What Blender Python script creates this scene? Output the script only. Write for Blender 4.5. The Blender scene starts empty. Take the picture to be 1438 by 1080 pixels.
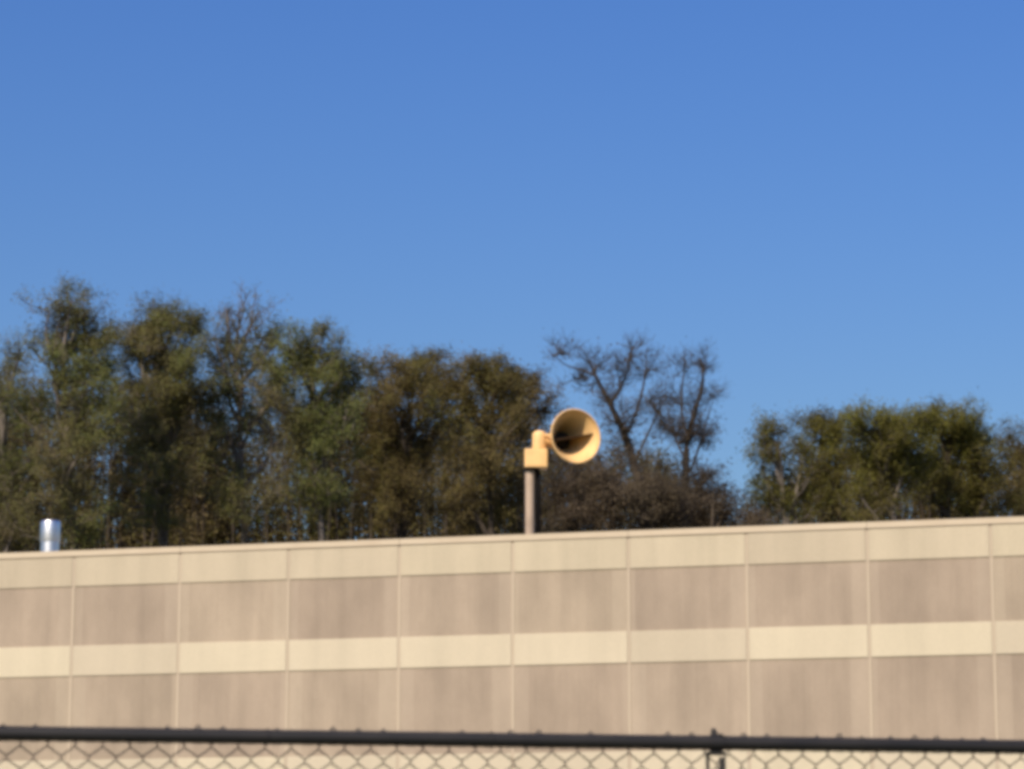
import bpy, bmesh, math, random
import numpy as np
from mathutils import Vector, Matrix

rad = math.radians
S = bpy.context.scene
COL = S.collection

# ------------------------------------------------------------------ camera
F_PX, W_PX, H_PX = 4000.0, 1438.0, 1080.0      # focal length in photo pixels
PITCH = math.atan(750.0 / F_PX)                # horizon lies below the frame
EYE = 1.6
cam_d = bpy.data.cameras.new('camera')
cam_d.sensor_width = 36.0
cam_d.lens = 36.0 * F_PX / W_PX
cam_d.clip_start, cam_d.clip_end = 0.1, 6000.0
cam = bpy.data.objects.new('camera', cam_d)
COL.objects.link(cam)
cam.location = (0, 0, EYE)
cam.rotation_euler = (rad(90) + PITCH, 0, 0)
S.camera = cam
cam_d.dof.use_dof = True                      # focused on the siren: the near fence is slightly soft
cam_d.dof.focus_distance = 63.0
cam_d.dof.aperture_fstop = 9.0

# ------------------------------------------------------------------ sky, sun, exposure
SUN_EL, SUN_AZ = rad(39), rad(180 + 27)        # azimuth clockwise from +Y: behind the camera, to its left
world = bpy.data.worlds.new('World')
S.world = world
world.use_nodes = True
wn, wl = world.node_tree.nodes, world.node_tree.links
wn.clear()
sky = wn.new('ShaderNodeTexSky')
sky.sky_type = 'NISHITA'
sky.sun_disc = False
sky.sun_elevation, sky.sun_rotation = SUN_EL, SUN_AZ
sky.air_density, sky.dust_density, sky.ozone_density = 1.6, 2.0, 10.0
sky.altitude = 0
bg = wn.new('ShaderNodeBackground')
bg.inputs['Strength'].default_value = 0.122
wout = wn.new('ShaderNodeOutputWorld')
hsv = wn.new('ShaderNodeHueSaturation')        # the whole sky a little deeper blue, the same everywhere
hsv.inputs['Hue'].default_value = 0.520
hsv.inputs['Saturation'].default_value = 1.17
hsv.inputs['Value'].default_value = 1.0
wl.new(sky.outputs['Color'], hsv.inputs['Color'])
wl.new(hsv.outputs['Color'], bg.inputs['Color'])
wl.new(bg.outputs[0], wout.inputs[0])

sun_d = bpy.data.lights.new('sun', 'SUN')
sun_d.energy, sun_d.angle, sun_d.color = 5.0, rad(0.5), (1.0, 0.86, 0.68)
sun = bpy.data.objects.new('sun', sun_d)
COL.objects.link(sun)
to_sun = Vector((math.sin(SUN_AZ) * math.cos(SUN_EL), math.cos(SUN_AZ) * math.cos(SUN_EL), math.sin(SUN_EL)))
sun.rotation_euler = to_sun.to_track_quat('Z', 'Y').to_euler()
sun.location = to_sun * 80

S.view_settings.view_transform = 'Standard'
S.view_settings.look = 'None'
S.view_settings.exposure = 0.0
S.view_settings.gamma = 1.0
S.view_settings.use_curve_mapping = False
S.cycles.pixel_filter_type = 'BLACKMAN_HARRIS'
S.cycles.filter_width = 4.5
S.cycles.sample_clamp_indirect = 4.0
S.cycles.caustics_reflective = False

# ------------------------------------------------------------------ helpers
FWD = Vector((0, math.cos(PITCH), math.sin(PITCH)))
UP = Vector((0, -math.sin(PITCH), math.cos(PITCH)))


def ray(x, y):
    return Vector((1, 0, 0)) * ((x - W_PX / 2) / F_PX) + UP * ((H_PX / 2 - y) / F_PX) + FWD


def at(x, y, Y):
    """the point that stands Y metres away and is seen at photo pixel x, y"""
    d = ray(x, y)
    return Vector((0, 0, EYE)) + d * (Y / d.y)


def at_z(x, y, z):
    d = ray(x, y)
    return Vector((0, 0, EYE)) + d * ((z - EYE) / d.z)


def tag(o, label=None, cat=None, group=None, kind=None):
    if label: o['label'] = label
    if cat: o['category'] = cat
    if group: o['group'] = group
    if kind: o['kind'] = kind
    return o


def empty(name, loc, rz=0.0):
    o = bpy.data.objects.new(name, None)
    COL.objects.link(o)
    o.location = loc
    o.rotation_euler = (0, 0, rz)
    o.empty_display_size = 0.3
    return o


def link(name, mesh, mat, parent=None, loc=None, smooth=False):
    if mat and not mesh.materials:
        mesh.materials.append(mat)
    o = bpy.data.objects.new(name, mesh)
    COL.objects.link(o)
    if parent: o.parent = parent
    if loc is not None: o.location = loc
    if smooth:
        mesh.polygons.foreach_set('use_smooth', [True] * len(mesh.polygons))
    return o


def from_bm(bm, name='mesh'):
    bmesh.ops.recalc_face_normals(bm, faces=bm.faces)
    me = bpy.data.meshes.new(name)
    bm.to_mesh(me)
    bm.free()
    return me


def box(bm, x0, x1, y0, y1, z0, z1, bevel=0.0):
    r = bmesh.ops.create_cube(bm, size=1.0)
    vs = r['verts']
    for v in vs:
        v.co = Vector(((x0 + x1) / 2 + v.co.x * (x1 - x0), (y0 + y1) / 2 + v.co.y * (y1 - y0),
                       (z0 + z1) / 2 + v.co.z * (z1 - z0)))
    if bevel > 0:
        es = list({e for v in vs for e in v.link_edges})
        bmesh.ops.bevel(bm, geom=es, offset=bevel, segments=2, affect='EDGES', profile=0.5)
    return vs


def sweep(bm, pts, radii, n=16, caps=True):
    """a tube along a polyline"""
    pts = [Vector(p) for p in pts]
    rings = []
    ref = None
    for i, p in enumerate(pts):
        t = (pts[min(i + 1, len(pts) - 1)] - pts[max(i - 1, 0)]).normalized()
        if ref is None:
            ref = Vector((0, 0, 1)) if abs(t.z) < 0.8 else Vector((1, 0, 0))
        a = (ref - t * ref.dot(t)).normalized()
        ref = a
        b = t.cross(a)
        rings.append([bm.verts.new(p + (a * math.cos(k * 2 * math.pi / n) + b * math.sin(k * 2 * math.pi / n)) * radii[i])
                      for k in range(n)])
    for i in range(len(rings) - 1):
        for k in range(n):
            bm.faces.new((rings[i][k], rings[i][(k + 1) % n], rings[i + 1][(k + 1) % n], rings[i + 1][k]))
    if caps:
        bm.faces.new(rings[0][::-1])
        bm.faces.new(rings[-1])
    return rings


def lathe(bm, profile, n=48, axis=None, closed=False):
    """revolve (radius, height) pairs about Z (or a given matrix)"""
    M = axis or Matrix()
    rings = []
    for r, h in profile:
        rings.append([bm.verts.new(M @ Vector((r * math.cos(k * 2 * math.pi / n), r * math.sin(k * 2 * math.pi / n), h)))
                      for k in range(n)])
    m = len(rings)
    for i in range(m if closed else m - 1):
        for k in range(n):
            bm.faces.new((rings[i][k], rings[i][(k + 1) % n], rings[(i + 1) % m][(k + 1) % n], rings[(i + 1) % m][k]))
    if not closed:
        bm.faces.new(rings[0][::-1])
        bm.faces.new(rings[-1])


# ------------------------------------------------------------------ materials
class Mat:
    def __init__(self, name, rough=0.8, metal=0.0, spec=0.3):
        self.m = bpy.data.materials.new(name)
        self.m.use_nodes = True
        self.n, self.l = self.m.node_tree.nodes, self.m.node_tree.links
        self.b = self.n['Principled BSDF']
        self.b.inputs['Roughness'].default_value = rough
        self.b.inputs['Metallic'].default_value = metal
        self.b.inputs['Specular IOR Level'].default_value = spec

    def coord(self, scale=(1, 1, 1), out='Object'):
        t = self.n.new('ShaderNodeTexCoord')
        m = self.n.new('ShaderNodeMapping')
        m.inputs['Scale'].default_value = scale
        self.l.new(t.outputs[out], m.inputs['Vector'])
        return m

    def world_coord(self, scale=(1, 1, 1)):
        t = self.n.new('ShaderNodeNewGeometry')
        m = self.n.new('ShaderNodeMapping')
        m.inputs['Scale'].default_value = scale
        self.l.new(t.outputs['Position'], m.inputs['Vector'])
        return m

    def noise(self, vec, scale=5, detail=4, rough=0.55):
        t = self.n.new('ShaderNodeTexNoise')
        t.inputs['Scale'].default_value = scale
        t.inputs['Detail'].default_value = detail
        t.inputs['Roughness'].default_value = rough
        self.l.new(vec.outputs[0], t.inputs['Vector'])
        return t.outputs['Fac']

    def ramp(self, fac, stops):
        r = self.n.new('ShaderNodeValToRGB')
        e = r.color_ramp.elements
        while len(e) > 1: e.remove(e[-1])
        e[0].position, e[0].color = stops[0][0], (*stops[0][1], 1)
        for p, c in stops[1:]:
            k = e.new(p)
            k.color = (*c, 1)
        self.l.new(fac, r.inputs['Fac'])
        return r.outputs['Color']

    def mix(self, fac, a, b, mode='MIX'):
        m = self.n.new('ShaderNodeMix')
        m.data_type, m.blend_type = 'RGBA', mode
        for sock, v in ((m.inputs[0], fac), (m.inputs[6], a), (m.inputs[7], b)):
            if hasattr(v, 'links'): self.l.new(v, sock)
            elif isinstance(v, tuple): sock.default_value = (*v, 1)
            else: sock.default_value = v
        return m.outputs[2]

    def bump(self, h, strength=0.3, dist=0.01):
        b = self.n.new('ShaderNodeBump')
        b.inputs['Strength'].default_value = strength
        b.inputs['Distance'].default_value = dist
        self.l.new(h, b.inputs['Height'])
        self.l.new(b.outputs[0], self.b.inputs['Normal'])

    def color(self, c):
        if isinstance(c, tuple): self.b.inputs['Base Color'].default_value = (*c, 1)
        else: self.l.new(c, self.b.inputs['Base Color'])
        return self


def concrete(name, c, spread, streak):
    m = Mat(name, 0.9, 0, 0.2)
    lo = tuple(v * (1 - spread) for v in c)
    hi = tuple(min(1, v * (1 + spread)) for v in c)
    big = m.ramp(m.noise(m.world_coord((1, 1, 0.5)), 0.7, 5, 0.6), [(0.3, lo), (0.7, hi)])
    st = m.ramp(m.noise(m.world_coord((2.2, 2.2, 0.14)), 1.3, 4, 0.55), [(0.28, (1 - streak,) * 3), (0.62, (1.0, 1.0, 1.0))])
    col = m.mix(1.0, big, st, 'MULTIPLY')
    oi = m.n.new('ShaderNodeObjectInfo')
    ot = m.ramp(oi.outputs['Random'], [(0.0, (0.88, 0.865, 0.87)), (0.5, (0.96, 0.95, 0.955)), (1.0, (1.0, 1.0, 0.985))])
    col = m.mix(1.0, col, ot, 'MULTIPLY')
    grit = m.noise(m.world_coord(), 45, 3)
    gc = m.ramp(grit, [(0.3, (0.86, 0.86, 0.86)), (0.7, (1, 1, 1))])
    m.color(m.mix(1.0, col, gc, 'MULTIPLY'))
    m.bump(grit, 0.35, 0.006)
    return m.m


M_SMOOTH = concrete('smooth_concrete', (0.63, 0.555, 0.41), 0.05, 0.06)
M_SMOOTH_TOP = concrete('weathered_smooth_concrete', (0.57, 0.495, 0.36), 0.06, 0.10)
M_RIB = concrete('exposed_aggregate_concrete', (0.42, 0.342, 0.258), 0.17, 0.12)
M_MARGIN = concrete('panel_margin_concrete', (0.45, 0.37, 0.28), 0.12, 0.08)
M_JOINT = Mat('joint_sealant', 0.85).color((0.50, 0.415, 0.31)).m
_c = Mat('coping_metal', 0.55, 0.0, 0.4)
_c.color(_c.ramp(_c.noise(_c.world_coord((1, 1, 3)), 1.5, 4), [(0.3, (0.50, 0.405, 0.285)), (0.7, (0.56, 0.47, 0.34))]))
M_COPING = _c.m
_c = Mat('roof_gravel', 0.95)
_c.color(_c.ramp(_c.noise(_c.world_coord(), 14, 4), [(0.3, (0.22, 0.20, 0.18)), (0.7, (0.38, 0.35, 0.31))]))
M_ROOF = _c.m
_c = Mat('grass_ground', 0.95)
_c.color(_c.ramp(_c.noise(_c.world_coord(), 0.5, 8, 0.65), [(0.3, (0.045, 0.06, 0.02)), (0.7, (0.11, 0.105, 0.045))]))
_c.bump(_c.noise(_c.world_coord(), 20, 5), 0.6, 0.04)
M_GRASS = _c.m


def siren_paint(name, c):
    m = Mat(name, 0.5, 0, 0.35)
    f = m.noise(m.coord((1, 1, 0.5)), 3.5, 5)
    m.color(m.ramp(f, [(0.25, tuple(v * 0.72 for v in c)), (0.5, c), (0.8, tuple(v * 1.06 for v in c))]))
    m.b.inputs['Roughness'].default_value = 0.5
    return m.m


M_YELLOW = siren_paint('weathered_cream_yellow_paint', (0.85, 0.545, 0.235))
M_POLE = siren_paint('dull_tan_pole_paint', (0.44, 0.335, 0.245))
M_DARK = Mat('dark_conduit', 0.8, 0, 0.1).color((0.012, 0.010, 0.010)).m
M_VANE_SHADE = Mat('vane_shade_brown', 0.8).color((0.05, 0.028, 0.012)).m  # dark brown puts the shade of the vane's underside into its colour
M_THROAT = Mat('throat_shade_plug', 0.8).color((0.03, 0.022, 0.015)).m  # near-black colour stands in for the shade deep in the horn
_c = Mat('galvanised_vent_metal', 0.38, 1.0, 0.5)
_c.color(_c.ramp(_c.noise(_c.coord(), 9, 4), [(0.3, (0.74, 0.73, 0.72)), (0.7, (0.88, 0.87, 0.86))]))
M_GALV = _c.m
_c = Mat('black_coated_steel', 0.6, 0.0, 0.35)
_c.color(_c.ramp(_c.noise(_c.coord((0.6, 4, 4)), 9, 5), [(0.3, (0.010, 0.010, 0.011)), (0.7, (0.024, 0.022, 0.021))]))
M_RAIL = _c.m
M_WIRE = Mat('coated_fence_wire', 0.5, 0.0, 0.4).color((0.05, 0.044, 0.038)).m
M_WEB = Mat('grey_post_web', 0.5, 0.3, 0.4).color((0.45, 0.43, 0.39)).m


def bark(name, c):
    m = Mat(name, 0.95, 0, 0.1)
    f = m.noise(m.world_coord((2, 2, 0.6)), 3, 4)
    m.color(m.ramp(f, [(0.3, tuple(v * 0.6 for v in c)), (0.7, c)]))
    return m.m


def leaf(name, stops):
    m = Mat(name, 0.7, 0, 0.15)
    g = m.n.new('ShaderNodeNewGeometry')
    a = m.n.new('ShaderNodeMath'); a.operation = 'MULTIPLY'; a.inputs[1].default_value = 0.34
    m.l.new(g.outputs['Random Per Island'], a.inputs[0])
    b = m.n.new('ShaderNodeMath'); b.operation = 'MULTIPLY_ADD'
    b.inputs[1].default_value = 1.25
    m.l.new(m.noise(m.world_coord((1, 0.4, 0.55)), 0.42, 3), b.inputs[0])
    m.l.new(a.outputs[0], b.inputs[2])
    c = m.n.new('ShaderNodeMath'); c.operation = 'SUBTRACT'; c.inputs[1].default_value = 0.32
    m.l.new(b.outputs[0], c.inputs[0])
    col = m.ramp(c.outputs[0], stops)
    m.color(col)
    tr = m.n.new('ShaderNodeBsdfTranslucent')
    m.l.new(col, tr.inputs['Color'])
    mx = m.n.new('ShaderNodeMixShader')
    mx.inputs[0].default_value = 0.45
    m.l.new(m.b.outputs[0], mx.inputs[1]); m.l.new(tr.outputs[0], mx.inputs[2])
    m.l.new(mx.outputs[0], m.n['Material Output'].inputs['Surface'])
    return m.m


M_BARK = bark('grey_brown_bark', (0.20, 0.17, 0.145))
M_BARK_GREY = bark('pale_grey_brown_bark', (0.15, 0.125, 0.10))
M_BARK_DARK = bark('dark_brown_bark', (0.085, 0.068, 0.052))
M_LEAF_SPRING = leaf('spring_leaves', [(0.15, (0.17, 0.135, 0.075)), (0.45, (0.17, 0.155, 0.054)), (0.8, (0.165, 0.20, 0.058))])
M_LEAF_BROWN = leaf('brown_budding_leaves', [(0.15, (0.17, 0.125, 0.065)), (0.5, (0.165, 0.13, 0.046)), (0.85, (0.155, 0.16, 0.046))])
M_LEAF_OLIVE = leaf('olive_leaves', [(0.15, (0.11, 0.085, 0.038)), (0.5, (0.165, 0.148, 0.034)), (0.85, (0.175, 0.185, 0.038))])
M_LEAF_TWIG = leaf('reddish_buds', [(0.2, (0.13, 0.095, 0.065)), (0.8, (0.125, 0.10, 0.06))])

# ------------------------------------------------------------------ ground
bm = bmesh.new()
n = 48
for r_in, r_out in ((0, 60), (60, 400), (400, 3000)):
    for k in range(n):
        a0, a1 = k * 2 * math.pi / n, (k + 1) * 2 * math.pi / n
        pts = [(r_in, a0), (r_out, a0), (r_out, a1)] + ([(r_in, a1)] if r_in else [])
        bm.faces.new([bm.verts.new((r * math.cos(a), r * math.sin(a), 0)) for r, a in pts])
bmesh.ops.remove_doubles(bm, verts=bm.verts, dist=1e-3)
tag(link('ground', from_bm(bm), M_GRASS), kind='structure')

# ------------------------------------------------------------------ building: precast concrete wall
WALL_H = 9.75
A = at_z(250, 768, WALL_H)
B = at_z(1390, 727, WALL_H)
wdir = (B - A); wdir.z = 0; wdir.normalize()
wang = math.atan2(wdir.y, wdir.x)
wnorm = Vector((-wdir.y, wdir.x, 0))           # away from the camera


def wall_hit(x, y):
    d = ray(x, y)
    t = (A - Vector((0, 0, EYE))).dot(wnorm) / d.dot(wnorm)
    return Vector((0, 0, EYE)) + d * t


def wall_s(x, y):
    return (wall_hit(x, y) - A).dot(wdir)


joints_px = [100, 250, 405, 562, 720, 883, 1052, 1221, 1392]
ss = [wall_s(x, 860) for x in joints_px]
PANEL = (ss[-1] - ss[0]) / 8.0
S0 = sum(s - i * PANEL for i, s in enumerate(ss)) / 9.0
zc = lambda y: wall_hit(820, y).z
print('wall', A[:], B[:], 'ang', math.degrees(wang), 'panel', PANEL, [round(s - S0 - i * PANEL, 2) for i, s in enumerate(ss)])
Z_COP = zc(756); Z_B1 = zc(800.5); Z_B2t = zc(888); Z_B2b = zc(932.5); Z_B3t = zc(1056); Z_B3b = Z_B3t - (Z_B2t - Z_B2b)
print('levels', WALL_H, Z_COP, Z_B1, Z_B2t, Z_B2b, Z_B3t, Z_B3b)

building = empty('concrete_building', A + wdir * (S0 + 4 * PANEL) + Vector((0, 0, -WALL_H)), wang)
tag(building, 'long flat-roofed tan concrete building of banded precast panels behind the black fence', 'building')
I0, I1 = -5, 13                                # panels run I0..I1 (in panel widths from the first joint)
DEPTH = 24.0
bx = lambda i: (i - 4) * PANEL                 # local x of a joint
GAP = 0.030
rng = random.Random(4)


def band_mesh(w, z0, z1, y_front, y_back, bev):
    bm = bmesh.new()
    box(bm, -w / 2, w / 2, y_front, y_back, z0, z1, bev)
    return from_bm(bm)


def ribbed_mesh(w, z0, z1, seed):
    """recessed panel field with shallow, uneven vertical ribs"""
    r = random.Random(seed)
    bm = bmesh.new()
    xs, ys = [], []
    nr = 15
    e, e2 = r.uniform(0.08, 0.34), r.uniform(0.06, 0.45)
    xs += [-w / 2, -w / 2 + e]; ys += [0.004, 0.004]
    step = (w - e - e2) / nr
    for i in range(nr):
        d = 0.004 + 0.003 * r.random()
        x0 = -w / 2 + e + i * step
        xs += [x0 + step * 0.12, x0 + step * 0.45, x0 + step * 0.60, x0 + step * 0.94]
        ys += [d, d, d - 0.002, d - 0.002]
    xs += [w / 2 - e2, w / 2]; ys += [0.004, 0.004]
    y0 = 0.018
    lo = [bm.verts.new((x, y0 + y, z0)) for x, y in zip(xs, ys)]
    hi = [bm.verts.new((x, y0 + y, z1)) for x, y in zip(xs, ys)]
    for i in range(len(xs) - 1):
        fc = bm.faces.new((lo[i], lo[i + 1], hi[i + 1], hi[i]))
        if i == 0 or i == len(xs) - 2: fc.material_index = 1
    bl = [bm.verts.new((x, 0.10, z)) for x, z in ((-w / 2, z0), (w / 2, z0), (w / 2, z1), (-w / 2, z1))]
    bm.faces.new((lo[0], hi[0], bl[3], bl[0]))
    bm.faces.new((lo[-1], bl[1], bl[2], hi[-1]))
    bm.faces.new((bl[0], bl[3], bl[2], bl[1]))
    bm.faces.new([*lo, bl[1], bl[0]])
    bm.faces.new([*hi, bl[2], bl[3]])
    me = from_bm(bm)
    me.materials.append(M_RIB); me.materials.append(M_MARGIN)
    return me


pw = PANEL - 2 * GAP
bm = bmesh.new()
box(bm, -PANEL / 2 + 0.002, PANEL / 2 - 0.002, 0.101, 0.25, 0.0, Z_COP - 0.03)
box(bm, PANEL / 2 - GAP + 0.004, PANEL / 2 + GAP - 0.004, 0.011, 0.099, 0.0, Z_COP - 0.032)
slab_me = from_bm(bm)
sm = [band_mesh(pw, Z_B1, Z_COP - 0.02, 0.0, 0.10, 0.012), band_mesh(pw, Z_B2b, Z_B2t, 0.0, 0.10, 0.012),
      band_mesh(pw, Z_B3b, Z_B3t, 0.0, 0.10, 0.012)]
e_ = 0.002
rb = [[ribbed_mesh(pw, Z_B2t + e_, Z_B1 - e_, 10 + k) for k in range(5)],
      [ribbed_mesh(pw, Z_B3t + e_, Z_B2b - e_, 20 + k) for k in range(5)],
      [ribbed_mesh(pw, 0.02, Z_B3b - e_, 30 + k) for k in range(5)]]
for i in range(I0, I1):
    p = link('wall_panel', slab_me, M_JOINT, building, ((bx(i) + bx(i + 1)) / 2, 0, 0))
    dy = rng.uniform(-0.006, 0.006)
    for me, mt in zip(sm, (M_SMOOTH_TOP, M_SMOOTH, M_SMOOTH)):
        link('smooth_band', me, mt, p, (0, dy, 0))
    for v in rb:
        link('ribbed_band', v[rng.randrange(5)], M_RIB, p, (0, dy, 0))
cop_me = None
for i in range(I0, I1, 2):                     # pressed metal coping, two panels per length
    if cop_me is None:
        bm = bmesh.new()
        w = 2 * PANEL - 0.008
        prof = [(-0.014, Z_COP), (-0.014, WALL_H), (0.30, WALL_H + 0.02), (0.30, Z_COP), (0.262, Z_COP), (0.262, Z_COP + 0.06), (-0.005, Z_COP + 0.04), (-0.005, Z_COP)]
        a = [bm.verts.new((-w / 2, y, z)) for y, z in prof]
        b = [bm.verts.new((w / 2, y, z)) for y, z in prof]
        for k in range(len(prof)):
            bm.faces.new((a[k], a[(k + 1) % len(prof)], b[(k + 1) % len(prof)], b[k]))
        bm.faces.new(a); bm.faces.new(b[::-1])
        cop_me = from_bm(bm)
    link('coping', cop_me, M_COPING, building, (bx(i) + PANEL, 0, 0))
XL, XR = bx(I0), bx(I1)
ROOF_Z = WALL_H - 0.45
for nm, mat, args in (('roof', M_ROOF, (XL + 0.26, XR - 0.26, 0.26, DEPTH - 0.26, ROOF_Z - 0.3, ROOF_Z)),
                      ('side_wall', M_SMOOTH, (XL, XL + 0.25, 0.254, DEPTH, 0, WALL_H - 0.1)),
                      ('side_wall', M_SMOOTH, (XR - 0.25, XR, 0.254, DEPTH, 0, WALL_H - 0.1)),
                      ('back_wall', M_SMOOTH, (XL + 0.254, XR - 0.254, DEPTH - 0.25, DEPTH, 0, WALL_H - 0.1))):
    bm = bmesh.new(); box(bm, *args)
    link(nm, from_bm(bm), mat, building)


def on_roof(px, py, back):
    """foot point on the roof, seen at photo column px, `back` metres behind the wall face"""
    d = ray(px, py)
    t = ((A + wnorm * back) - Vector((0, 0, EYE))).dot(wnorm) / d.dot(wnorm)
    q = Vector((0, 0, EYE)) + d * t
    return q


# ------------------------------------------------------------------ vent pipe on the roof
q0 = on_roof(70, 775, 0.7); q1 = on_roof(70, 732, 0.7)
qs = on_roof(70, 761, 0.7)
sc = (on_roof(83, 750, 0.7) - on_roof(57, 750, 0.7)).length / 2     # radius
vent = empty('vent_pipe', (q0.x, q0.y, ROOF_Z))
tag(vent, 'shiny galvanised metal vent pipe on the roof edge at far left', 'vent pipe')
bm = bmesh.new(); lathe(bm, [(sc * 0.92, 0.0), (sc * 0.92, qs.z - ROOF_Z + 0.02)], 40)
link('pipe', from_bm(bm), M_GALV, vent, smooth=True).data.set_sharp_from_angle(angle=rad(40))
bm = bmesh.new()
h0, h1 = qs.z - ROOF_Z, q1.z - ROOF_Z
lathe(bm, [(sc * 0.93, h0 + 0.03), (sc * 0.98, h0), (sc, h0 + 0.02), (sc, h1 - 0.05), (sc * 0.97, h1 - 0.015), (sc * 0.9, h1)], 40)
link('cap', from_bm(bm), M_GALV, vent, smooth=True).data.set_sharp_from_angle(angle=rad(40))
bm = bmesh.new(); lathe(bm, [(sc * 1.5, 0), (sc * 1.5, 0.02), (sc * 1.0, 0.12), (sc * 0.93, 0.13)], 32)
link('flashing', from_bm(bm), M_GALV, vent, smooth=True).data.set_sharp_from_angle(angle=rad(40))

# ------------------------------------------------------------------ warning siren
BACK = 0.75
P = lambda x, y: on_roof(x, y, BACK)
base = P(744, 748)
base.z = ROOF_Z
siren = empty('warning_siren', base)
tag(siren, 'weathered cream yellow outdoor warning siren with round horn on a tan roof pole', 'siren')
px = (P(754, 640) - P(744, 640)).length / 10   # metres per photo pixel here
lz = lambda y: P(744, y).z - ROOF_Z            # local height of a photo row
lx = lambda x: (x - 744) * px
bm = bmesh.new(); sweep(bm, [(0, 0, 0), (0, 0, lz(657))], [6.2 * px] * 2, 20)
link('pole', from_bm(bm), M_POLE, siren, smooth=True).data.set_sharp_from_angle(angle=rad(40))
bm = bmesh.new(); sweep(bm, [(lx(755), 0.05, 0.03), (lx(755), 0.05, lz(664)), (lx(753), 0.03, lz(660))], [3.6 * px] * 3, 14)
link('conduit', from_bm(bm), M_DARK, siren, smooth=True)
bm = bmesh.new(); box(bm, -0.25, 0.25, -0.25, 0.25, 0, 0.02, 0.004)
for sx in (-1, 1):
    for sy in (-1, 1):
        sweep(bm, [(0.2 * sx, 0.2 * sy, 0.02), (0.2 * sx, 0.2 * sy, 0.05)], [0.02] * 2, 6)
link('base_plate', from_bm(bm), M_POLE, siren)
# gear housing, collar and blower housing
bm = bmesh.new()
box(bm, lx(737), lx(768), -0.22, 0.22, lz(658), lz(632), 0.02)
g = link('gear_housing', from_bm(bm), M_YELLOW, siren)
bm = bmesh.new(); box(bm, lx(739.5), lx(765), -0.226, -0.216, lz(655), lz(635), 0.003)
link('access_cover', from_bm(bm), M_YELLOW, g)
bm = bmesh.new(); lathe(bm, [(0.19, 0), (0.19, 0.025), (0.13, 0.03)], 24, Matrix.Translation((lx(746), 0, lz(661))))
link('collar', from_bm(bm), M_DARK, siren)
bm = bmesh.new()
cx = lx(757)
lathe(bm, [(0.13, 0), (0.155, 0.015), (0.155, 0.30), (0.15, 0.36), (0.11, 0.41), (0.04, 0.43)], 24, Matrix.Translation((cx, 0, lz(631.9))))
link('motor_housing', from_bm(bm), M_YELLOW, siren, smooth=True).data.set_sharp_from_angle(angle=rad(40))
# horn
YAW = rad(25)
axis = Vector((math.sin(YAW), -math.cos(YAW), 0))
mouth = Vector((lx(805.5), -0.62, lz(619)))
mouth.z += 0.0
R, L = 35.5 * px, 0.80
Zh = Vector((0, 0, 1))
Mh = Matrix((axis.cross(Zh).to_4d(), Zh.to_4d(), axis.to_4d(), (0, 0, 0, 1))).transposed()
for k in range(3): Mh[3][k] = 0
Mh = Matrix.Translation(mouth - axis * L) @ Mh.to_3x3().to_4x4()
r0 = 0.19
prof_in = [(r0 + (R - r0) * (0.42 * t + 0.58 * t ** 2.0), L * t) for t in [i / 16 for i in range(17)]]
prof_out = [(r + 0.016, h - 0.008) for r, h in prof_in][::-1]
bm = bmesh.new()
rim = [(R + 0.012 + 0.02 * math.cos(a), L + 0.02 * math.sin(a)) for a in (rad(150), rad(100), rad(50), rad(0), rad(-50))]
lathe(bm, prof_in + rim + prof_out, 64, Mh, closed=True)
horn = link('horn', from_bm(bm), M_YELLOW, siren, smooth=True)
# splitter vane inside the bell, coloured dark in place of its shade
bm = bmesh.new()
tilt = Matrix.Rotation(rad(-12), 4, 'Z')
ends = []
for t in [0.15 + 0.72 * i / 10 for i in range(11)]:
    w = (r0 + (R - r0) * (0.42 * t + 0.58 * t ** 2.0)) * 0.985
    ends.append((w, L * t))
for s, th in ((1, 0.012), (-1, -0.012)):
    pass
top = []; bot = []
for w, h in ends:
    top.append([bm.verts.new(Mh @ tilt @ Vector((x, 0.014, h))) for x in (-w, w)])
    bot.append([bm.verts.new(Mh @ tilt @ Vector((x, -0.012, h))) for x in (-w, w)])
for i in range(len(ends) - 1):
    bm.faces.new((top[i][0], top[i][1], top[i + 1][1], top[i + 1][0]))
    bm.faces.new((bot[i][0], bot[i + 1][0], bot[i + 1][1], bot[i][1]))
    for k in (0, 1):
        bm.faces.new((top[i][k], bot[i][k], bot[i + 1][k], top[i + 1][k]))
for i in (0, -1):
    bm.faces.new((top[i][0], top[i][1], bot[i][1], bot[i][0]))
link('splitter_vane', from_bm(bm), M_VANE_SHADE, horn)
bm = bmesh.new(); lathe(bm, [(r0 * 0.97, 0.03), (r0 * 0.97, 0.14)], 24, Mh)  # solid dark plug painted as the shaded opening of the throat
link('throat_shade_plug', from_bm(bm), M_THROAT, horn)
# neck from the motor housing into the throat
th = mouth - axis * L
bm = bmesh.new()
c = Vector((cx, 0, lz(618)))
ctrl = [c, c + Vector((0.18, 0.06, 0)), th - axis * 0.22, th - axis * 0.0 + axis * 0.01]
pts = []
for i in range(13):
    t = i / 12; u = 1 - t
    pts.append(ctrl[0] * u ** 3 + ctrl[1] * 3 * u * u * t + ctrl[2] * 3 * u * t * t + ctrl[3] * t ** 3)
sweep(bm, pts, [0.10 + 0.096 * i / 12 for i in range(13)], 18)
link('neck', from_bm(bm), M_YELLOW, siren, smooth=True)
# strap bracket between housing and bell
bm = bmesh.new(); sweep(bm, [(lx(764), -0.06, lz(612)), (lx(772), -0.12, lz(612)), (lx(778), -0.16, lz(611))], [0.03, 0.03, 0.03], 8)
link('bracket', from_bm(bm), M_YELLOW, siren)

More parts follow.
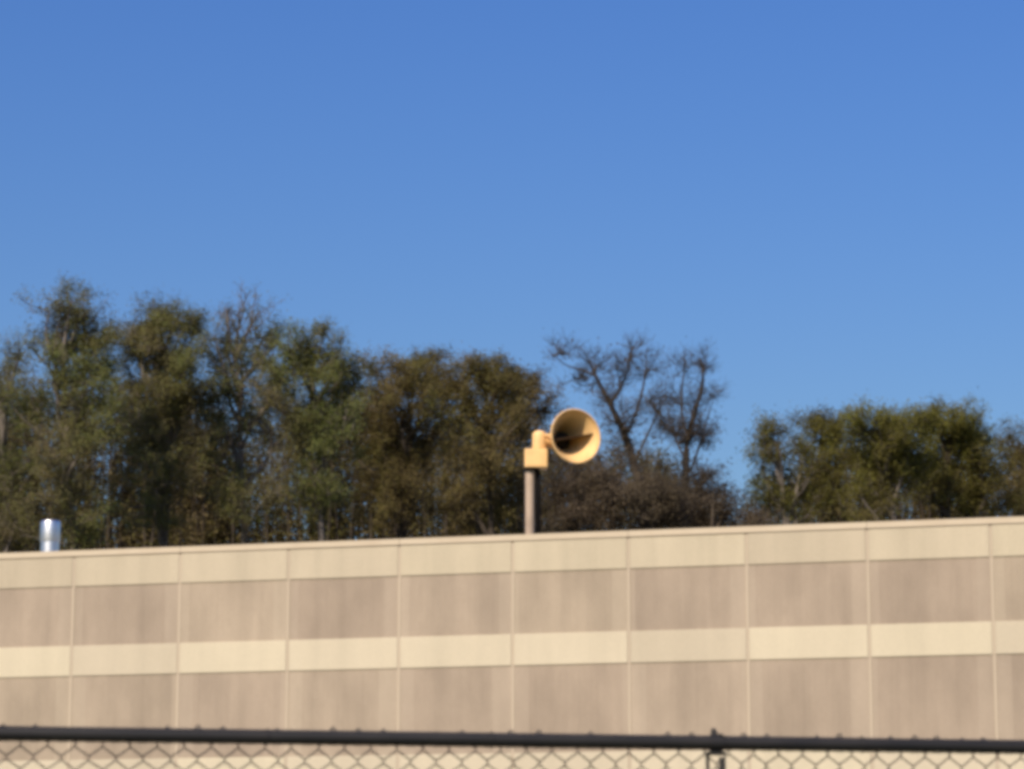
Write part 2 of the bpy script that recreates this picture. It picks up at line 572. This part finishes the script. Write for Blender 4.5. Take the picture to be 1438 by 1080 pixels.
# ------------------------------------------------------------------ chain link fence
RAIL_H = 2.08
fa = at_z(10, 1030, RAIL_H); fb = at_z(1438, 1049, RAIL_H)
fdir = (fb - fa); fdir.z = 0
FL = fdir.length
fdir.normalize()
fang = math.atan2(fdir.y, fdir.x)
fence = empty('chain_link_fence', Vector((fa.x, fa.y, 0)), fang)
tag(fence, 'black chain link fence with a thick top rail crossing the foreground', 'fence')
mpp = (at_z(720, 1040, RAIL_H) - at_z(721, 1040, RAIL_H)).length
print('fence', fa[:], fb[:], 'm per px', mpp)
RR = 0.0198
X0, X1 = -1.5, FL + 1.5
bm = bmesh.new(); sweep(bm, [(X0, 0, RAIL_H), (X1, 0, RAIL_H)], [RR] * 2, 20)
link('top_rail', from_bm(bm), M_RAIL, fence, smooth=True).data.set_sharp_from_angle(angle=rad(40))
fnorm = Vector((-fdir.y, fdir.x, 0))


def fence_x(x, y):
    d = ray(x, y); o = Vector((0, 0, EYE))
    t = (fa - o).dot(fnorm) / d.dot(fnorm)
    return (o + d * t - fa).dot(fdir)


xp = fence_x(1006, 1050)
for xpost in (xp - 2.4, xp, xp + 2.4):
    if not X0 < xpost < X1: continue
    bm = bmesh.new(); sweep(bm, [(0.0165, 0, 0), (0.0165, 0, RAIL_H - RR - 0.02)], [0.0095] * 2, 16)
    pst = link('line_post', from_bm(bm), M_RAIL, fence, (xpost, 0.0, 0), smooth=True)
    bm = bmesh.new(); box(bm, -0.026, -0.016, 0.014, 0.019, 0.05, RAIL_H - RR - 0.01, 0.001)
    link('tension_bar', from_bm(bm), M_RAIL, pst)
    bm = bmesh.new()                            # loop cap round the rail with a small knob
    lathe(bm, [(RR + 0.0015, -0.017), (RR + 0.0035, -0.017), (RR + 0.0035, 0.017), (RR + 0.0015, 0.017)], 20,
          Matrix.Translation((0, 0, RAIL_H)) @ Matrix.Rotation(rad(90), 4, 'Y'), closed=True)
    box(bm, -0.026, 0.026, -0.012, 0.021, RAIL_H - RR - 0.014, RAIL_H - RR - 0.0035, 0.003)
    sweep(bm, [(-0.006, 0, RAIL_H + RR + 0.004), (-0.008, 0, RAIL_H + RR + 0.016), (-0.010, 0, RAIL_H + RR + 0.021)], [0.011, 0.008, 0.003], 10)
    sweep(bm, [(0.004, -0.012, RAIL_H + RR + 0.002), (0.022, -0.016, RAIL_H + RR - 0.006)], [0.006, 0.004], 8)
    link('post_cap', from_bm(bm), M_RAIL, pst)


def batch_tubes(pts, radii, sides):
    """pts (N,K,3), radii (N,K) -> verts, quads of N tubes at once"""
    N, K, _ = pts.shape
    t = np.gradient(pts, axis=1)
    t /= np.linalg.norm(t, axis=2, keepdims=True) + 1e-9
    ref = np.where(np.abs(t[..., 2:3]) < 0.9, np.array([0, 0, 1.0]), np.array([1.0, 0, 0]))
    a = np.cross(t, ref); a /= np.linalg.norm(a, axis=2, keepdims=True) + 1e-9
    b = np.cross(t, a)
    ang = np.arange(sides) * 2 * np.pi / sides
    v = pts[:, :, None, :] + radii[:, :, None, None] * (a[:, :, None, :] * np.cos(ang)[None, None, :, None] + b[:, :, None, :] * np.sin(ang)[None, None, :, None])
    idx = np.arange(N * K * sides).reshape(N, K, sides)
    n1 = np.roll(idx, -1, axis=2)
    q = np.stack([idx[:, :-1], n1[:, :-1], n1[:, 1:], idx[:, 1:]], axis=-1).reshape(-1, 4)
    return v.reshape(-1, 3), q


def quad_mesh(name, chunks):
    vs, qs, off = [], [], 0
    for v, q in chunks:
        vs.append(v); qs.append(q + off); off += len(v)
    v = np.concatenate(vs).astype(np.float32); q = np.concatenate(qs).astype(np.int32)
    me = bpy.data.meshes.new(name)
    me.vertices.add(len(v)); me.vertices.foreach_set('co', v.ravel())
    me.loops.add(len(q) * 4); me.loops.foreach_set('vertex_index', q.ravel())
    me.polygons.add(len(q)); me.polygons.foreach_set('loop_start', np.arange(len(q), dtype=np.int32) * 4)
    me.update(calc_edges=True)
    return me


PITCHX = 37.0 * mpp                            # width of a diamond
NP = np.random.default_rng(11)
hp = PITCHX / 2
ztop = RAIL_H - RR - 0.012 + hp                # peak of the first half diamond
z1 = at_z(720, 1053, RAIL_H).z
chunks = []
nw = int((X1 - X0) / hp)
phase = fence_x(355, 1050) % PITCHX
rows = int((RAIL_H - 0.06) / hp)
zi0 = RAIL_H - 12.5 * mpp                      # row of interlocks right under the rail
wires = []
for w in range(-int(1.5 / hp), int((FL + 1.5) / hp)):
    xw = phase + w * hp
    pts = []
    # each wire zigzags between its two neighbours
    for j in range(-1, rows):
        z = zi0 - j * hp
        side = 1 if (j + w) % 2 == 0 else -1
        x = xw + side * hp * 0.5 * 1.04 + hp * 0.5
        for dz in (0.0045, -0.0045):
            pts.append((x, 0.030 + 0.0028 * (1 if dz > 0 else -1) * side, z + dz))
    k0 = pts[0]
    wires.append(pts)
P_ = np.array(wires)
P_[:, :, 0] += NP.normal(0, 0.0012, P_.shape[:2]); P_[:, :, 2] += NP.normal(0, 0.0010, P_.shape[:2])
P_[:, 0, 2] += NP.uniform(-0.006, 0.006, len(P_))
chunks.append(batch_tubes(P_, np.full(P_.shape[:2], 0.0022), 5))
# knuckled wire ends poking over the rail
K = []
for w in range(-int(1.5 / PITCHX), int((FL + 1.5) / PITCHX)):
    x = phase + w * PITCHX + NP.normal(0, 0.004)
    h = RAIL_H + RR + (NP.uniform(0.004, 0.012) if NP.random() < 0.65 else NP.uniform(-0.010, 0.001))
    K.append([(x - 0.006, 0.028, RAIL_H - 0.02), (x - 0.005, 0.027, h - 0.004), (x, 0.025, h), (x + 0.005, 0.024, h - 0.005), (x + 0.006, 0.026, RAIL_H - 0.02)])
K = np.array(K)
chunks.append(batch_tubes(K, np.full(K.shape[:2], 0.0032), 5))
mesh_o = link('wire_mesh', quad_mesh('wire_mesh', chunks), M_WIRE, fence, smooth=True)
mesh_o['kind'] = 'stuff'
# wire ties that hold the mesh to the rail
bm = bmesh.new()
sweep(bm, [((RR + 0.003) * 0, -(RR + 0.003) * math.cos(a), (RR + 0.003) * math.sin(a)) for a in [rad(-100 + 20 * i) for i in range(16)]], [0.0015] * 16, 6)
tie_me = from_bm(bm)
for xt in [fence_x(x, 1045) for x in (375, 690, 1210)]:
    link('wire_tie', tie_me, M_RAIL, fence, (xt, 0, RAIL_H))

# ------------------------------------------------------------------ trees


def bez(p0, p1, bow, K, rg):
    """N curved lines p0->p1 with K points and a random bow"""
    t = np.linspace(0, 1, K)[None, :, None]
    d = p1 - p0
    ln = np.linalg.norm(d, axis=1)[:, None, None]
    off = rg.normal(0, 1, (len(p0), 1, 3)) * bow * ln
    off2 = rg.normal(0, 1, (len(p0), 1, 3)) * bow * 0.5 * ln
    return p0[:, None, :] + d[:, None, :] * t + off * np.sin(np.pi * t) + off2 * np.sin(2 * np.pi * t)


def leaves(c, size, rg, centre=None):
    """small folded leaves that face mostly up and out of the crown, as real ones do"""
    N = len(c)
    nn = rg.normal(0, 0.62, (N, 3)); nn[:, 2] += 0.75
    if centre is not None:
        d = c - centre; nn += 1.0 * d / (np.linalg.norm(d, axis=1)[:, None] + 0.3)
    nn /= np.linalg.norm(nn, axis=1)[:, None] + 1e-9
    a = np.cross(nn, rg.normal(0, 1, (N, 3))); a /= np.linalg.norm(a, axis=1)[:, None] + 1e-9
    b = np.cross(nn, a)
    s = (size * rg.uniform(0.6, 1.35, N))[:, None]
    a, b = a * s * 0.5, b * s * 0.30
    nrm = np.cross(a, b) / (s * 0.5 + 1e-9)
    v = np.stack([c - a, c - b + nrm * 0.25, c + a, c + b + nrm * 0.25], axis=1)
    q = np.arange(N * 4).reshape(N, 4)
    return v.reshape(-1, 3), q


def lobe_world(l, Y, rg):
    x, y, rx, ry = l[:4]
    c = np.array(at(x, y, Y))
    m = Y / F_PX
    return c, rx * m, ry * m


def make_tree(name, label, cat, Y, base_px, lobes, mat, barkm, seed, leafn=1.0, size=0.085, twign=1.0, limbs=(), group=None, twig_r=1.0, trunk_r=0.28, depth=1.0, limb_r=1.0):
    """lobes: (x, y, rx, ry[, leaf factor]) in photo pixels at distance Y; limbs: explicit polylines [(x, y)...], radius"""
    rg = np.random.default_rng(seed)
    bx_ = at(base_px, 770, Y)
    root = empty(name, (bx_.x, Y, 0))
    tag(root, label, cat, group)
    o = np.array([bx_.x, Y, 0.0])
    L = []
    for l in lobes:
        c, rx, ry = lobe_world(l, Y, rg)
        rx *= 1.18; ry *= 1.08
        c[1] += rg.uniform(-1, 1) * min(rx, 1.6) * depth
        L.append((c, rx, ry, l[4] if len(l) > 4 else 1.0))
    zmax = max(c[2] for c, _, _, _ in L) if L else at(0, 600, Y).z
    zlow = min(c[2] for c, _, _, _ in L) if L else 8
    wood, fine, lv = [], [], []
    # trunk: wavers upward to about the highest lobe
    tt = np.linspace(0, 1, 12)
    top = np.array([np.mean([c[0] for c, *_ in L]), Y, zlow + (zmax - zlow) * 0.75])
    tr = o[None, :] + (top - o)[None, :] * tt[:, None]
    ph = rg.uniform(0, 6, 2)
    tr[:, 0] += 0.35 * np.sin(tt * 5 + ph[0]) * tt; tr[:, 1] += 0.35 * np.sin(tt * 6 + ph[1]) * tt
    if not limbs:
        wood.append(batch_tubes(tr[None], (trunk_r * (1 - 0.82 * tt) * (1 + 0.6 * np.exp(-tt * 25)))[None], 9))
    else:
        lowpt = np.array(at(*limbs[0][0][0], Y))
        tr = o[None, :] + (lowpt - o)[None, :] * tt[:, None]
        tr[:, 0] += 0.2 * np.sin(tt * np.pi * 2); 
        wood.append(batch_tubes(tr[None], (trunk_r * (1.25 - 0.25 * tt))[None] , 9))
        for pl, r_0, r_1 in limbs:
            pp = np.array([np.array(at(x, y, Y)) for x, y in pl])
            pp[:, 1] += np.cumsum(rg.normal(0, 0.18, len(pp)))
            if pl is limbs[0][0]: pp[0] = lowpt
            # smooth resample
            s = np.linspace(0, len(pp) - 1, len(pp) * 4 - 3)
            ps = np.stack([np.interp(s, np.arange(len(pp)), pp[:, k]) for k in range(3)], 1)
            for _ in range(2): ps[1:-1] = (ps[:-2] + 2 * ps[1:-1] + ps[2:]) / 4
            wood.append(batch_tubes(ps[None], np.linspace(r_0, r_1, len(ps))[None], 7))
    for c, rx, ry, lf in L:
        h = math.hypot(c[0] - o[0], 0)
        za = max(1.5, min(c[2] - 0.6 * ry - 0.9 * h - 0.8, top[2]))
        k = np.interp(za, tr[:, 2], np.arange(12))
        a = np.array([np.interp(k, np.arange(12), tr[:, j]) for j in range(3)])
        if limbs:
            # start from the nearest explicit limb
            allp = np.concatenate([np.array([np.array(at(x, y, Y)) for x, y in pl]) for pl, _, _ in limbs])
            a = allp[np.argmin(np.linalg.norm(allp - c, axis=1))]
        limb = bez(a[None], (c + np.array([0, 0, 0.15 * ry]))[None], 0.06, 10, rg)
        rl = (0.055 + 0.03 * min(rx, ry)) * limb_r
        wood.append(batch_tubes(limb, np.linspace(rl * 1.3, rl * 0.35, 10)[None], 6))
        nb = max(6, int(9 * twign * (rx * ry) ** 0.75))
        u = rg.normal(0, 1, (nb, 3)); u /= np.linalg.norm(u, axis=1)[:, None]
        u *= rg.uniform(0.45, 1.0, (nb, 1)) ** 0.5
        u[:, 2] = u[:, 2] * 0.9 + 0.12
        ends = c + u * np.array([rx, min(max(rx, 1.2), 2.6) * depth, ry])
        st = limb[0][rg.integers(4, 10, nb)]
        br = bez(st, ends, 0.09, 7, rg)
        rb_ = 0.026 * limb_r * twig_r
        wood.append(batch_tubes(br, np.linspace(rb_, rb_ * 0.28, 7)[None].repeat(nb, 0), 4))
        nt = max(4, int(6 * twign))
        s2 = br[np.repeat(np.arange(nb), nt), rg.integers(2, 7, nb * nt)]
        d = rg.normal(0, 1, (nb * nt, 3)); d[:, 2] = np.abs(d[:, 2]) * 0.8 + 0.25
        d += (s2 - c) / np.array([rx, max(rx, 1), ry]) * 0.9
        d /= np.linalg.norm(d, axis=1)[:, None]
        ln = rg.uniform(0.35, 1.0, (nb * nt, 1)) * min(1.25, 0.45 + 0.4 * min(rx, ry))
        e2 = s2 + d * ln
        tw = bez(s2, e2, 0.07, 4, rg)
        fine.append(batch_tubes(tw, np.linspace(0.011 * twig_r, 0.005 * twig_r, 4)[None].repeat(len(tw), 0), 3))
        nl = int(leafn * lf * 9)
        if nl > 0 or leafn * lf > 0:
            M_ = int(len(tw) * leafn * lf * 52)
            i = rg.integers(0, len(tw), M_)
            f = rg.uniform(0.15, 1.05, (M_, 1))
            p = s2[i] + (e2[i] - s2[i]) * f + rg.normal(0, 0.15, (M_, 3))
            lv.append(leaves(p, size, rg, np.array([c[0], Y, c[2] - 0.4 * ry])))
    inv = np.array([bx_.x, Y, 0.0])
    sub = lambda ch: [(v - inv, q) for v, q in ch]
    link('trunk', quad_mesh('trunk', sub(wood)), barkm, root, smooth=True)
    tw_ = link('twigs', quad_mesh('twigs', sub(fine)), barkm, root); tw_['kind'] = 'stuff'
    if lv:
        cr = link('crown', quad_mesh('crown', sub(lv)), mat, root); cr['kind'] = 'stuff'
    return root


G = 'trees standing behind the building'
T = []


def tree(*a, **k):
    k.setdefault('group', G)
    T.append(make_tree('tree', a[0], 'tree', *a[1:], **k))


tree('leafy tree cut off by the left edge of the photo', 100, 8,
     [(28, 505, 26, 36, .5), (-30, 520, 50, 50), (15, 580, 44, 45, .6), (-40, 640, 70, 60), (20, 670, 50, 50, .7), (25, 740, 60, 45)], M_LEAF_SPRING, M_BARK, 1)
tree('tallest tree, thin green tuft on top, above and right of the vent pipe', 97, 112,
     [(104, 426, 26, 22, .8), (72, 445, 28, 26, .25), (135, 455, 28, 30, .45), (62, 515, 30, 34, .5), (118, 510, 46, 46), (95, 590, 42, 46, .55), (150, 590, 45, 55), (110, 670, 60, 50), (100, 740, 70, 46), (90, 480, 36, 30, .8), (45, 560, 40, 44, .8), (125, 545, 46, 40), (60, 470, 26, 26, .4), (150, 480, 30, 34, .8), (128, 438, 22, 22, .35), (90, 445, 22, 22, .4)], M_LEAF_SPRING, M_BARK, 2, leafn=1.25, depth=1.2)
tree('second tallest green-topped tree, between the vent pipe and the wispy tree', 102, 228,
     [(224, 445, 22, 24), (190, 470, 26, 30, .7), (258, 465, 24, 26, .8), (215, 520, 50, 46), (265, 540, 40, 50), (190, 600, 45, 60), (240, 620, 60, 60), (225, 705, 72, 60), (180, 530, 36, 40), (240, 500, 40, 34), (230, 570, 50, 40), (195, 490, 34, 30), (268, 500, 28, 30), (245, 455, 24, 22, .7), (205, 448, 22, 20, .6), (175, 470, 20, 24, .6), (285, 545, 26, 40, .8)], M_LEAF_SPRING, M_BARK, 3, leafn=1.3, depth=1.2)
tree('wispy half-bare grey tree with a thin top, left of centre', 104, 342,
     [(340, 432, 30, 30, .06), (318, 470, 26, 34, .2), (368, 470, 32, 34, .25), (330, 530, 32, 40, .5), (385, 520, 32, 34, .5), (322, 620, 30, 60, .5), (378, 600, 36, 50, .5), (340, 715, 50, 45, .8), (305, 560, 26, 44, 1.0), (375, 550, 36, 40, .8), (310, 510, 26, 30, .6), (318, 440, 22, 26, .08), (365, 440, 24, 28, .10), (345, 490, 40, 34, .4), (390, 480, 22, 26, .5), (300, 480, 20, 28, .35), (350, 570, 40, 40, .5)], M_LEAF_SPRING, M_BARK, 4, twign=1.15)
tree('tree with a small rounded tuft standing up, left shoulder of the brown tree', 98, 445,
     [(452, 478, 22, 20, .8), (425, 500, 26, 28, .7), (484, 512, 26, 22, .7), (440, 545, 40, 36), (408, 590, 34, 44, .8), (455, 620, 46, 50), (430, 700, 60, 55), (490, 580, 30, 40, .7), (400, 535, 34, 36), (470, 560, 40, 36), (430, 500, 34, 24, .8), (405, 490, 22, 24, .6), (470, 500, 26, 24, .8), (505, 530, 28, 24), (440, 590, 44, 34)], M_LEAF_SPRING, M_BARK, 5, leafn=1.2)
tree('broad rounded brown tree with pale green tufts on top, left of the siren', 108, 565,
     [(602, 505, 24, 20, 1.1), (575, 515, 20, 14, .6), (548, 548, 42, 30), (600, 555, 50, 34), (515, 575, 30, 40), (540, 630, 60, 55), (605, 640, 45, 60, .8), (560, 715, 75, 50), (520, 545, 36, 26), (570, 535, 40, 20), (625, 535, 36, 24), (490, 600, 36, 40), (575, 590, 60, 36), (500, 680, 40, 50), (620, 590, 40, 34), (545, 600, 40, 34), (535, 528, 34, 16), (590, 530, 40, 16), (650, 545, 34, 30)], M_LEAF_BROWN, M_BARK_DARK, 6)
tree('domed brown and green tree directly behind the siren horn', 101, 690,
     [(648, 530, 24, 20, .7), (685, 525, 28, 18, 1.1), (725, 542, 34, 26, 1.1), (760, 575, 24, 28, .9), (690, 570, 50, 38), (650, 620, 36, 46, .7), (715, 640, 55, 52), (665, 710, 50, 46, .9), (740, 715, 50, 48), (655, 545, 36, 28), (700, 540, 36, 24), (740, 580, 36, 36), (650, 670, 40, 40), (645, 580, 40, 34), (665, 522, 26, 14), (710, 522, 26, 14), (745, 545, 22, 18), (690, 605, 44, 34), (720, 595, 40, 34)], M_LEAF_BROWN, M_BARK_DARK, 7)
tree('bare tree with a dark leaning trunk, just right of the siren horn', 95, 912,
     [(890, 508, 26, 28, .012), (838, 512, 26, 24, .012), (793, 498, 24, 18, .03), (812, 535, 26, 22, .02), (912, 520, 20, 30, .012), (912, 570, 24, 30, .03), (880, 605, 30, 34, .12), (850, 560, 26, 26, .02), (930, 600, 22, 34, .05), (868, 530, 22, 28, .01)], M_LEAF_TWIG, M_BARK_DARK, 8,
     limbs=[([(906, 740), (902, 690), (890, 645), (877, 605), (862, 573), (850, 548), (836, 522), (826, 500)], 0.19, 0.035),
            ([(858, 566), (872, 545), (882, 520), (884, 496), (896, 480)], 0.065, 0.018),
            ([(840, 530), (818, 520), (796, 515), (776, 500)], 0.045, 0.012),
            ([(880, 610), (896, 575), (906, 530), (908, 492)], 0.06, 0.016),
            ([(850, 548), (838, 535), (822, 540), (806, 530)], 0.04, 0.012),
            ([(892, 650), (910, 610), (925, 580), (935, 560)], 0.05, 0.014)], twign=2.3, trunk_r=0.18, twig_r=0.7, depth=0.8, limb_r=0.55)
tree('bare forked tree alone against the sky, left of the right-hand gap', 99, 962,
     [(988, 512, 22, 24, .012), (958, 518, 20, 26, .012), (1000, 560, 18, 26, .012), (945, 560, 20, 26, .012), (968, 625, 26, 30, .12), (976, 570, 22, 26, .015), (990, 610, 20, 34, .05), (945, 600, 18, 34, .05)], M_LEAF_TWIG, M_BARK_DARK, 9,
     limbs=[([(962, 740), (962, 690), (963, 640), (968, 605), (978, 572), (986, 545), (989, 520), (984, 498)], 0.15, 0.03),
            ([(966, 618), (958, 585), (957, 550), (962, 515), (960, 492)], 0.06, 0.016),
            ([(970, 660), (985, 620), (994, 585), (1004, 555)], 0.05, 0.014),
            ([(963, 650), (948, 615), (938, 580), (934, 556)], 0.045, 0.013)], twign=2.3, trunk_r=0.15, twig_r=0.7, depth=0.8, limb_r=0.55)
tree('low brown brushy tree under the siren horn', 93.5, 815,
     [(800, 660, 40, 34, .8), (850, 670, 44, 34, .8), (790, 715, 50, 40), (850, 720, 50, 36)], M_LEAF_TWIG, M_BARK_DARK, 10, twign=1.3)
tree('low brown brushy tree at the foot of the leaning bare tree', 92.5, 915,
     [(905, 700, 38, 30, .8), (945, 688, 40, 34, .7), (900, 722, 50, 36), (950, 725, 46, 32)], M_LEAF_TWIG, M_BARK_DARK, 12, twign=1.3)
tree('lowest reddish brown brush tree, in the sky gap right of the bare trees', 94, 1005,
     [(985, 682, 30, 34, .7), (1012, 705, 34, 26, .7), (1000, 730, 50, 26), (1050, 735, 34, 22, .9)], M_LEAF_TWIG, M_BARK_DARK, 13, twign=1.2)
tree('olive tree with a steep left side, first right of the sky gap', 100, 1085,
     [(1070, 605, 18, 22, .8), (1092, 625, 26, 28, .6), (1070, 655, 22, 34), (1095, 690, 40, 44), (1130, 650, 34, 40, .7), (1120, 715, 50, 34)], M_LEAF_OLIVE, M_BARK, 14, leafn=1.1)
tree('rounded olive tree, second right of the sky gap', 104, 1150,
     [(1145, 592, 36, 20), (1175, 600, 28, 18), (1150, 625, 46, 30), (1190, 640, 40, 40), (1160, 690, 50, 44)], M_LEAF_OLIVE, M_BARK_DARK, 15, leafn=1.2)
tree('flat-topped olive tree between the two rounded right-hand crowns', 99, 1238,
     [(1232, 602, 26, 16), (1265, 605, 28, 16), (1240, 620, 44, 28), (1275, 640, 36, 36), (1235, 680, 60, 46), (1210, 722, 50, 26), (1260, 640, 40, 30), (1205, 650, 36, 30), (1205, 602, 26, 14), (1250, 603, 30, 12), (1285, 600, 22, 20)], M_LEAF_OLIVE, M_BARK, 16, leafn=1.2)
tree('widest rounded olive tree near the right edge of the photo', 102, 1330,
     [(1318, 588, 34, 20), (1352, 600, 34, 22), (1385, 622, 28, 28), (1325, 630, 56, 34), (1370, 660, 44, 40), (1315, 690, 40, 40, .8), (1385, 705, 50, 36), (1290, 645, 40, 30), (1345, 640, 44, 30), (1290, 600, 24, 14), (1345, 600, 26, 14), (1370, 610, 22, 14)], M_LEAF_OLIVE, M_BARK_DARK, 17, leafn=1.35)
tree('lower brown-green tree cut off by the right edge of the photo', 107, 1435,
     [(1428, 625, 26, 18), (1460, 630, 40, 30), (1430, 665, 36, 40), (1440, 710, 50, 36), (1490, 670, 50, 60)], M_LEAF_BROWN, M_BARK_DARK, 18, leafn=1.2)

# far wood that closes the gaps low down between the trees: one mass of twigs and buds
rg = np.random.default_rng(77)
ch_w, ch_l = [], []
prof = [(-150, 600), (60, 530), (160, 525), (280, 550), (350, 610), (420, 560), (520, 560), (600, 610), (640, 590), (700, 590), (770, 590), (840, 625), (930, 640), (1000, 690), (1050, 720), (1090, 650), (1180, 625), (1350, 640), (1600, 660)]
for k in range(760):
    x = rg.uniform(-150, 1600)
    Yd = rg.uniform(120, 134)
    ytop = np.interp(x, [p[0] for p in prof], [p[1] for p in prof]) + rg.uniform(0, 55)
    top = np.array(at(x, ytop, Yd)); foot = np.array([top[0] + rg.normal(0, 1.0), Yd, 0.0])
    st = bez(foot[None], top[None], 0.02, 10, rg)
    ch_w.append(batch_tubes(st, np.linspace(0.16, 0.02, 10)[None], 4))
    f = rg.uniform(0.62, 1.0, (26, 1))
    s2 = foot + (top - foot) * f
    d = rg.normal(0, 1, (26, 3)); d[:, 2] = np.abs(d[:, 2]) + 0.3; d /= np.linalg.norm(d, axis=1)[:, None]
    e2 = s2 + d * rg.uniform(0.6, 2.4, (26, 1)) * (1.15 - 0.6 * (f - 0.6) / 0.4)
    ch_w.append(batch_tubes(bez(s2, e2, 0.08, 4, rg), np.linspace(0.022, 0.006, 4)[None].repeat(26, 0), 3))
    i = rg.integers(0, 26, 520)
    p = s2[i] + (e2[i] - s2[i]) * rg.uniform(0.2, 1.05, (520, 1)) + rg.normal(0, 0.28, (520, 3))
    ch_l.append(leaves(p, 0.16, rg, foot + (top - foot) * 0.8))
wood_o = empty('distant_wood', (0, 127, 0))
tag(wood_o, 'dim brown wood filling the gaps behind the row of trees', 'wood', kind='stuff')
off = np.array([0, 127.0, 0])
o_ = link('stems', quad_mesh('stems', [(v - off, q) for v, q in ch_w]), M_BARK_DARK, wood_o); o_['kind'] = 'stuff'
o_ = link('foliage', quad_mesh('foliage', [(v - off, q) for v, q in ch_l]), M_LEAF_BROWN, wood_o); o_['kind'] = 'stuff'
print('tris', sum(len(o.data.polygons) * 2 for o in S.objects if o.type == 'MESH'))
